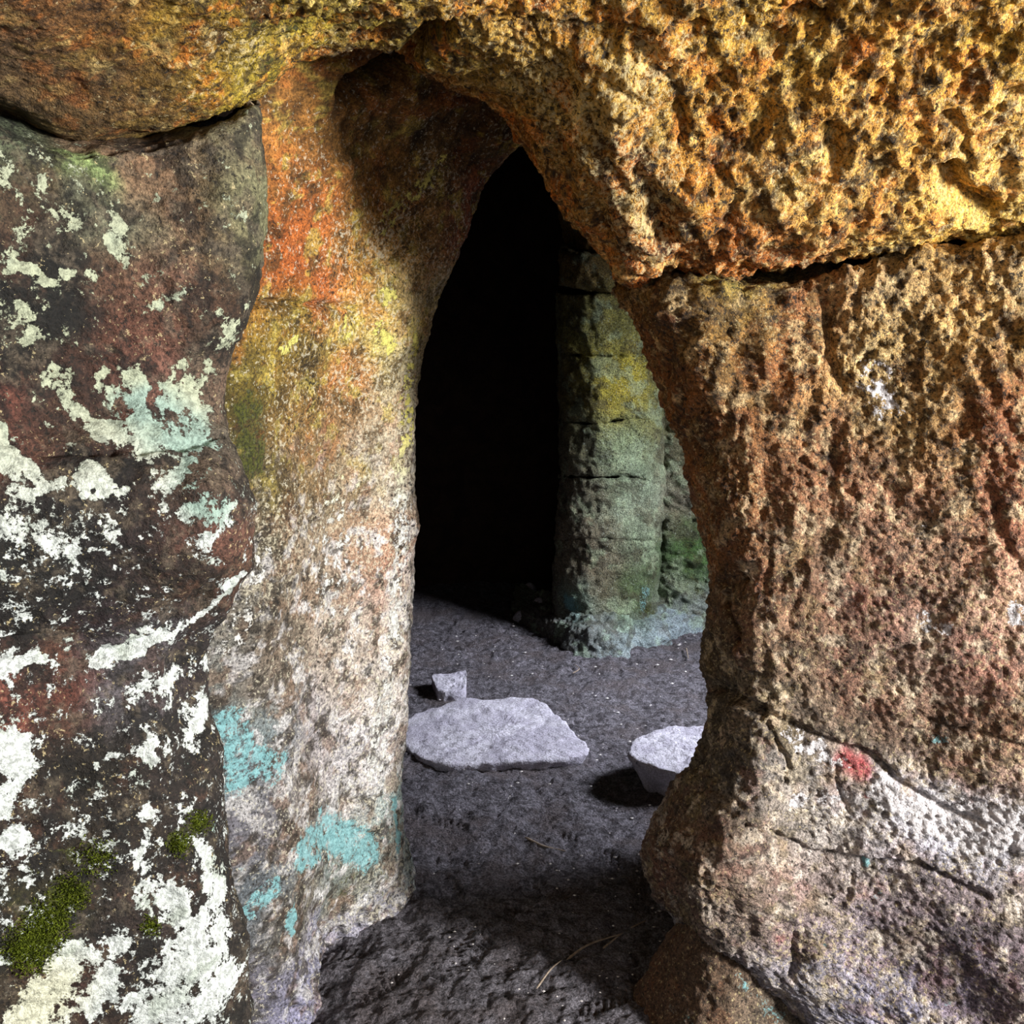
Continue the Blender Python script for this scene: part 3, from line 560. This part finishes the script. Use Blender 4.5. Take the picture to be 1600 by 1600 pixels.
# ---- floor
def axis(segs):
    v = []
    for a, b, s in segs: v.append(np.arange(a, b, s))
    v.append([segs[-1][1]]); return np.concatenate(v)
gx = axis([(-4, -1.0, .15), (-1.0, -.55, .02), (-.55, .95, .0055), (.95, 1.6, .03), (1.6, 4.2, .15)])
gy = axis([(-3, 1.3, .1), (1.3, 1.75, .02), (1.75, 3.2, .0055), (3.2, 4.8, .010), (4.8, 7, .06)])
X, Y = np.meshgrid(gx, gy); PFl = np.stack([X.ravel(), Y.ravel(), np.zeros(X.size)], 1)
h = fbm(PFl, 1.3, 2, 201) * 0.03 + fbm(PFl, 7, 3, 202, .6) * 0.015 + fbm(PFl, 24, 3, 205, .6) * 0.0075 + ridged(PFl, 34, 2, 209) * 0.003 + fbm(PFl, 75, 2, 208) * 0.0045
def tread(h, px, py, ang, ln=0.27, wd=0.10, pitch=0.022):
    c = floor_at(px, py); a = math.radians(ang); dx = PFl[:, 0] - c[0]; dy = PFl[:, 1] - c[1]
    u = dx * math.cos(a) + dy * math.sin(a); v = -dx * math.sin(a) + dy * math.cos(a)
    m = (1 - sstep(.75, 1.0, np.sqrt((u / (ln / 2))**2 + (v / (wd / 2))**2))) * np.clip(0.75 + fbm(PFl, 9, 2, 222), 0, 1)
    return h - m * 0.010 + m * 0.0042 * np.sin((u + np.abs(v) * 0.8) * 2 * math.pi / pitch)
for t in ((930, 1130, 20), (680, 1290, -30), (840, 1290, 15), (960, 1550, 30), (740, 1480, 70), (1020, 1390, 65), (850, 1390, -20), (650, 1220, 20), (900, 1050, 40), (700, 1400, 110), (1010, 1300, 30), (820, 1440, 140), (600, 1530, 60), (920, 1330, -40), (560, 1480, 20), (790, 1230, 5)): h = tread(h, *t)
for (px, py, r, d) in ((820, 1365, .09, .02), (690, 1340, .08, .02), (960, 1190, .12, .015)):
    c = floor_at(px, py); h -= d * np.exp(-((PFl[:, 0] - c[0])**2 + (PFl[:, 1] - c[1])**2) / r**2)
# earth banked against the foot of the pillar and the jamb
PFl[:, 2] = h
cr = np.zeros(len(PFl))
for (px, py, rx, ry, s) in ((740, 1010, .5, .25, 1), (860, 1040, .45, .2, .8), (1060, 1230, .16, .1, 1), (1000, 1090, .3, .2, .6), (980, 1370, .2, .15, .6), (640, 1310, .12, .2, .5), (830, 1480, .3, .2, .4)):
    c = floor_at(px, py); cr = np.maximum(cr, s * np.exp(-((PFl[:, 0] - c[0]) / rx)**2 - ((PFl[:, 1] - c[1]) / ry)**2))
FL = tag(grid_obj('floor', PFl.reshape(len(gy), len(gx), 3), M_dirt, {'crust': cr}), 'dark grey trampled earth floor with boot prints', 'floor', kind='structure')

# ---- inner chamber shell
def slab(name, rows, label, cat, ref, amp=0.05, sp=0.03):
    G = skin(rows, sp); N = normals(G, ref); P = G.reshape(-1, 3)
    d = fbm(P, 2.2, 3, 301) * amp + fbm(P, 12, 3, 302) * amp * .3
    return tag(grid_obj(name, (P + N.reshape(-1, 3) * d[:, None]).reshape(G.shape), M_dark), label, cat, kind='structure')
W = lambda *a: ('w',) + a
mid2 = (0.3, 3.8, 1.0)
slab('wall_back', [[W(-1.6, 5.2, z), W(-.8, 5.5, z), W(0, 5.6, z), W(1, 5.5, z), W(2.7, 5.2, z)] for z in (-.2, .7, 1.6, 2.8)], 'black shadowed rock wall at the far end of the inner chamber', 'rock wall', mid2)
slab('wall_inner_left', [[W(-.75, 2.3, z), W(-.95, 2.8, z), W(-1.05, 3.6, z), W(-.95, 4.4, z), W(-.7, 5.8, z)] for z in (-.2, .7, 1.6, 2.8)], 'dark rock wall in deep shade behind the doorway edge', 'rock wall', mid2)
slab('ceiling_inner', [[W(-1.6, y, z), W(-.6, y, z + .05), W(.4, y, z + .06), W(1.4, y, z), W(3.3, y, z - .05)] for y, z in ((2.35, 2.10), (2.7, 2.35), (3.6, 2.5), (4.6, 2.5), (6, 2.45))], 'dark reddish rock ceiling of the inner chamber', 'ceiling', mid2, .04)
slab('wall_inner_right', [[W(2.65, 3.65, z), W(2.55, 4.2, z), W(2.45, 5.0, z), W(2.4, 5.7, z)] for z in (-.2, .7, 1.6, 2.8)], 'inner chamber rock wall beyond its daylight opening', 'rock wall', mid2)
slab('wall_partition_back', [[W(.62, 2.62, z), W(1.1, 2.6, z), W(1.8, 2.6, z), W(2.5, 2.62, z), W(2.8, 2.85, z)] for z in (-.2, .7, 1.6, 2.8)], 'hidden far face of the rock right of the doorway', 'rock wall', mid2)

# ================================================================== the pillar in the inner chamber
PIL = bpy.data.objects.new('rock_pillar', None); COL.objects.link(PIL); pc = floor_at(980, 1010); PIL.location = pc
tag(PIL, 'mossy grey-green rock pillar standing beyond the doorway', 'pillar')
pigP = [(920, 480, 128, 128, 76), (960, 500, 138, 138, 76), (940, 600, 166, 160, 66), (970, 620, 186, 174, 54, 30), (900, 620, 116, 110, 80), (900, 700, 112, 110, 86), (960, 690, 142, 166, 138), (1000, 660, 132, 136, 86), (920, 760, 118, 112, 98), (980, 740, 138, 162, 142),
        (1000, 790, 150, 168, 154), (930, 860, 122, 116, 102), (1000, 850, 112, 130, 112), (1060, 700, 116, 116, 96), (1060, 800, 118, 112, 102), (1080, 870, 66, 104, 50), (990, 930, 66, 94, 50), (900, 940, 146, 196, 190, 18), (930, 920, 116, 110, 96), (1050, 930, 90, 100, 80), (1060, 620, 90, 100, 66), (925, 420, 140, 116, 70), (920, 990, 120, 128, 128), (960, 1010, 150, 164, 170), (1060, 980, 146, 160, 168), (1090, 990, 146, 160, 168), (860, 970, 96, 92, 88)]
def pil_sheet(name, rows, seed, amp=1.0, sp=0.0085, lichen=None):
    G = skin(rows, sp, uo={0: 0.03}); N = normals(G); P = G.reshape(-1, 3)
    d = (fbm(P, 7, 3, seed) * 0.018 + fbm(P, 26, 3, seed + 5) * 0.010 + fbm(P, 70, 2, seed + 8) * 0.004) * amp
    pig = pigments(P, pigP, 4.52, 0.05, rad=30, rust=.1, desat=0, blots=(((70, 66, 50), .16, .6, 9), ((160, 182, 160), .22, .5, 8))) * (np.array([1.06, .98, .80]) if name != 'ledge' else np.array([1.15, 1.15, 1.12]))
    z = zeros(P)
    low = name in ('lower_course', 'side_shaft')
    at_ = {'mottle': (0.36 if name != 'ledge' else .2) + .14 * fbm(P, 6, 3, seed + 2), 'speck': .32 + .2 * fbm(P, 6, 3, seed + 3), 'lichen': z - 1, 'crust_colour': tints(P, [], (200, 215, 208)),
           'teal': film(zone(P, 4.55, [(16, .85, [(888, 940), (915, 948)]), (10, .6, [(1010, 920), (1000, 950)])]), P, 30, 66) if low else z - 1,
           'moss': film(zone(P, 4.6, [(30, .66, [(985, 930), (1000, 965)]), (32, .7, [(1080, 840), (1085, 930)])]), P, 24, 64) if low else z - 1}
    V = (P + N.reshape(-1, 3) * d[:, None]) - pc
    return grid_obj(name, V.reshape(G.shape), M_pillar, at_, pig, parent=PIL)
JOINT = {}
def joint(y):
    if y not in JOINT:
        rg_ = np.random.RandomState(int(y)); JOINT[y] = rg_.uniform(-5, 5, 7) + np.linspace(-6, 6, 7) * rg_.uniform(-.2, 1.2)
    return JOINT[y]
def course(name, y0, y1, xl0, xl1, gap=1.2):
    o0, o1 = joint(y0), joint(y1)
    def r(f, ins=0.0):
        x = xl0 + (xl1 - xl0) * f
        ys = [y0 + gap + a + (y1 - gap + b - y0 - gap - a) * f for a, b in zip(o0, o1)]
        xs = (x + 60, x - 2, x + 14, x + 60, x + 110, x + 150, x + 165); Ys = (5.3, 4.80 + ins, 4.57 + ins, 4.48 + ins, 4.50 + ins, 4.58 + ins, 4.85)
        return list(zip(xs, ys, Ys))
    return pil_sheet(name, [r(0, .07), r(0, .004), r(.02)] + [r(f) for f in (.25, .5, .75)] + [r(.98), r(1, .004), r(1, .07)], 401)
course('upper_course', 459, 553, 872, 874)
course('upper_middle_course', 553, 658, 874, 876)
course('middle_course', 658, 748, 876, 877, 1.6)
course('lower_middle_course', 748, 842, 877, 870, 1.0)
course('lower_course', 842, 985, 870, 864)
# cap stones under the roof
rows = []
for f, ins in ((0, .12), (.02, .03), (.1, 0), (.5, -.01), (.9, 0), (.98, .03), (1, .12)):
    y = 395 + 58 * f
    rows.append([(930, y - 8, 5.3), (878 - 4 * f, y - 8, 4.75 + ins), (888, y - 6, 4.53 + ins), (925, y + 2, 4.44 + ins), (965, y + 6, 4.44 + ins), (1010, y + 12, 4.54 + ins), (1030, y + 12, 4.95)])
pil_sheet('capstone', rows, 451)
rows = []
for f, ins in ((0, -.05), (.5, -.03), (.9, 0), (.98, .03), (1, .12)):
    y = 180 + 214 * f
    rows.append([(960, y - 8, 5.4), (886 - 30 * (1 - f), y - 8, 4.85 + ins), (892 - 20 * (1 - f), y - 6, 4.6 + ins), (925, y + 2, 4.52 + ins), (965, y + 6, 4.50 + ins), (1010, y + 12, 4.54 + ins), (1100, y + 12, 4.6)])
pil_sheet('head_block', rows, 456)
# shaft to the right and the pale ledge below
rows = [[(1000, y, 4.95), (1022, y, 4.74), (1040, y, 4.70), (1075, y, 4.68), (1120, y, 4.68), (1200, y - 10, 4.74), (1400, y - 20, 4.95)] for y in (380, 500, 600, 700, 800, 900, 1000)]
pil_sheet('side_shaft', rows, 461, 1.5)
lip = [(800, 958, .0), (830, 985, .0), (870, 1008, 0), (920, 1030, 0), (975, 1030, 0), (1000, 1012, 0), (1020, 1012, 0), (1050, 1000, 0), (1110, 988, 0), (1250, 975, 0)]
rows = []
for f in range(5):
    r = []
    for i, (x, y, _) in enumerate(lip):
        b = floor_at(x, y, -0.01)
        zt = [0.03, .07, .10, .14, .14, .12, .11, .12, .12, .12][i]
        if f == 0: q = b + np.array([0, -.01, -.05])
        elif f == 1: q = b + np.array([0, .0, zt * .45])
        elif f == 2: q = b + np.array([0, .035, zt * .9])
        elif f == 3: q = b + np.array([0.0, .11, zt * 1.05])
        else: q = b + np.array([0.02, .45, zt * 1.1 + .02])
        r.append(('w', *q))
    rows.append(r)
pil_sheet('ledge', rows, 471, 1.6, .007)

# ================================================================== stones on the earth
def stone(name, outline, ztop, label, seed, zfun=None, mat=M_stone, under=0.0, rough=1.0, n=150, sink=0.03):
    """outline = pixels of the top face's rim; ztop its height; the sides drop to the earth, tucked in by `under`"""
    pts = np.array([floor_at(x, y, ztop) for x, y in outline]); c = pts.mean(0)
    t = np.arange(len(pts) + 3); V = np.concatenate([pts[-1:], pts, pts[:2]])
    ts = 1 + np.arange(n) * (len(pts) / n); rim = herm(t.astype(float), V, ts)
    rim = c + (rim - c) * (1 + .05 * fbm(rim, 16, 3, seed + 20))[:, None]
    R = []
    for f in np.linspace(0.0, 0.97, 34): R.append(c + (rim - c) * f)
    for f, dz in ((.992, -.004), (1.0, -.012)): q = c + (rim - c) * f; q[:, 2] += dz; R.append(q)
    for k in np.linspace(.2, 1, 9):
        q = c + (rim - c) * (1 - under * k); q[:, 2] = rim[:, 2] - .012 - (ztop + sink) * k; R.append(q)
    G = np.array(R); P = G.reshape(-1, 3)
    N = np.gradient(G, axis=0); T = np.roll(G, -1, 1) - np.roll(G, 1, 1); N = np.cross(T, N); N /= np.maximum(np.linalg.norm(N, axis=-1, keepdims=True), 1e-9)
    if N[5, :, 2].mean() < 0: N = -N
    N[:33] = (0, 0, 1)
    d = (fbm(P, 7, 2, seed) * .010 + fbm(P, 28, 3, seed + 3) * .007 + fbm(P, 90, 2, seed + 6) * .003) * rough
    P2 = P + N.reshape(-1, 3) * d[:, None]
    if zfun is not None: P2[:, 2] += zfun(P) * np.clip((P[:, 2] + sink) / (ztop + sink), 0, 1)
    base = np.array([c[0], c[1], 0.0])
    o = grid_obj(name, (P2 - base).reshape(G.shape), mat, close_u=True); o.location = base
    return tag(o, label, 'stone', 'pale stones on the chamber floor')
stone('flat_stone', [(628, 1130), (668, 1106), (720, 1092), (790, 1089), (838, 1092), (868, 1112), (892, 1142), (920, 1166), (890, 1182), (830, 1186), (770, 1190), (700, 1193), (655, 1182), (628, 1162)], 0.032,
      'large flat pale-grey stone lying at the left doorway edge', 501, under=.10)
stone('block_stone', [(984, 1165), (1000, 1148), (1040, 1136), (1100, 1134), (1130, 1145), (1130, 1165), (1100, 1188), (1068, 1206), (1020, 1196), (990, 1184)], 0.13,
      'raised pale stone half hidden by the right doorway edge', 511, under=.42, n=110)
stone('small_stone', [(676, 1056), (700, 1051), (727, 1047), (729, 1060), (725, 1076), (700, 1078), (682, 1075)], 0.045,
      'small squarish stone behind the large flat stone', 521, under=.05, n=80)
# rubble at the pillar's dark side
for k, (px, py, r) in enumerate(((826, 912, .05), (842, 938, .06), (812, 948, .04), (858, 965, .045))):
    b = floor_at(px, py + 20); n = 24
    rng = np.random.RandomState(600 + k)
    th = np.linspace(0, 2 * math.pi, n, endpoint=False); ph = np.linspace(0.02, math.pi - .02, 14)
    G = np.stack([np.outer(np.sin(ph), np.cos(th)), np.outer(np.sin(ph), np.sin(th)), np.outer(np.cos(ph), np.ones(n))], -1) * r * rng.uniform(.8, 1.25, 3)
    P = G.reshape(-1, 3); P = P * (1 + .5 * fbm(P + k, 14, 2, 700 + k))[:, None]
    P[:, 2] = np.maximum(P[:, 2], -r * .7) + r * .55
    o = grid_obj('rubble_stone', P.reshape(G.shape), M_stone, close_u=True); o.location = (b[0], b[1], -.01)
    tag(o, ('farthest rubble lump in the shade left of the pillar', 'largest rubble lump at the shaded left foot of the pillar', 'small rubble lump lying farthest left of the pillar', 'rubble lump tucked against the pale pillar ledge')[k], 'stone', 'rubble by the pillar')

# ================================================================== twigs and chips
def twig(pix, r, label):
    pts = np.array([floor_at(x, y, 0.012) for x, y in pix]); n = 14
    t = np.arange(len(pts)).astype(float); C = herm(t, pts, np.linspace(0, len(pts) - 1, n))
    base = C[0].copy(); base[2] = 0
    G = []
    for i, c in enumerate(C):
        tan = C[min(i + 1, n - 1)] - C[max(i - 1, 0)]; tan /= np.linalg.norm(tan)
        a = np.cross(tan, [0, 0, 1]); a /= np.linalg.norm(a); b = np.cross(a, tan)
        rr = r * (1 - .6 * i / n) * (0.2 if i in (0, n - 1) else 1)
        G.append([c - base + rr * (math.cos(q) * a + math.sin(q) * b) for q in np.linspace(0, 2 * math.pi, 6, endpoint=False)])
    o = grid_obj('twig', np.array(G), M_twig, close_u=True); o.location = base
    return tag(o, label, 'twig', 'twigs on the earth floor')
twig([(885, 1500), (920, 1476), (975, 1458)], .0035, 'long thin twig lying on the earth near the right boulder foot')
twig([(942, 1482), (972, 1458)], .003, 'short straight twig just right of the long thin twig')
twig([(985, 1450), (1010, 1438)], .0025, 'little twig end near the bulge of the right wall')
twig([(838, 1545), (860, 1515), (878, 1500)], .003, 'twig in the foreground below the long thin twig')
twig([(500, 1463), (530, 1468)], .002, 'fine straw stem at the pale foot of the doorway side')
twig([(505, 1468), (525, 1462)], .0015, 'second fine straw crossing the stem by the jamb foot')
twig([(820, 1308), (850, 1322), (885, 1330)], .004, 'bark strip trodden into the earth in mid doorway')
twig([(895, 1052), (905, 1045), (898, 1038)], .003, 'curled pale straw on the earth before the pillar ledge')
twig([(1072, 1012), (1076, 1030)], .004, 'pale upright-lying straw close to the right wall edge')
twig([(1010, 1330), (1020, 1360)], .003, 'thin stem beside the bulge of the right wall')
rng = random.Random(7)
V = []; F = []
for k in range(420):
    px = rng.uniform(500, 1090); py = 960 + 640 * rng.random() ** 1.3
    c = floor_at(px, py, .006); s = rng.uniform(.0012, .0042) * (0.6 + .25 * c[1])
    if c[0] < -.3 and c[1] < 2.4: continue
    ax = np.array([[s * rng.uniform(.7, 1.6), 0, 0], [0, s, 0], [0, 0, s * .6]])
    i0 = len(V)
    for sg in ((1, 0, 0), (-1, 0, 0), (0, 1, 0), (0, -1, 0), (0, 0, 1), (0, 0, -1)): V.append(c + np.array(sg) @ ax)
    for f in ((0, 2, 4), (2, 1, 4), (1, 3, 4), (3, 0, 4), (2, 0, 5), (1, 2, 5), (3, 1, 5), (0, 3, 5)): F.append([i0 + q for q in f])
mesh_obj('stone_chips', np.array(V), F, M_chip, smooth=False, parent=FL)['kind'] = 'stuff'

# ---- moss tufts on the left block
def moss(areas, n):
    V = []; F = []; rg = np.random.RandomState(3)
    gx_, gy_, _ = proj(GB2)
    for (px, py, r, cnt) in areas:
        cand = np.nonzero(((gx_ - px) ** 2 + (gy_ - py) ** 2 < (r * 1.6) ** 2))[0]
        if not len(cand): continue
        wgt = np.exp(-((gx_[cand] - px) ** 2 + (gy_[cand] - py) ** 2) / (r * r)); wgt /= wgt.sum()
        for i in rg.choice(cand, cnt, p=wgt):
            p = GB2[i] + rg.normal(0, .002, 3); nrm = nB[i] + rg.normal(0, .5, 3) + np.array([0, 0, .3]); nrm /= np.linalg.norm(nrm)
            h_ = rg.uniform(.003, .008); s = np.cross(nrm, rg.normal(0, 1, 3)); s /= np.linalg.norm(s); s2 = np.cross(nrm, s)
            i0 = len(V); V += [p + s * .0011, p - s * .0011, p + s2 * .0011, p + nrm * h_]
            F += [[i0, i0 + 1, i0 + 3], [i0 + 1, i0 + 2, i0 + 3], [i0 + 2, i0, i0 + 3]]
    return mesh_obj('moss', np.array(V), F, M_moss, parent=WL, smooth=False)
mo = moss([(45, 1480, 30, 2200), (75, 1440, 28, 1600), (110, 1395, 22, 900), (310, 1285, 14, 700), (280, 1320, 14, 500), (235, 1445, 12, 300), (150, 1340, 25, 500)], 0)
mo['kind'] = 'stuff'
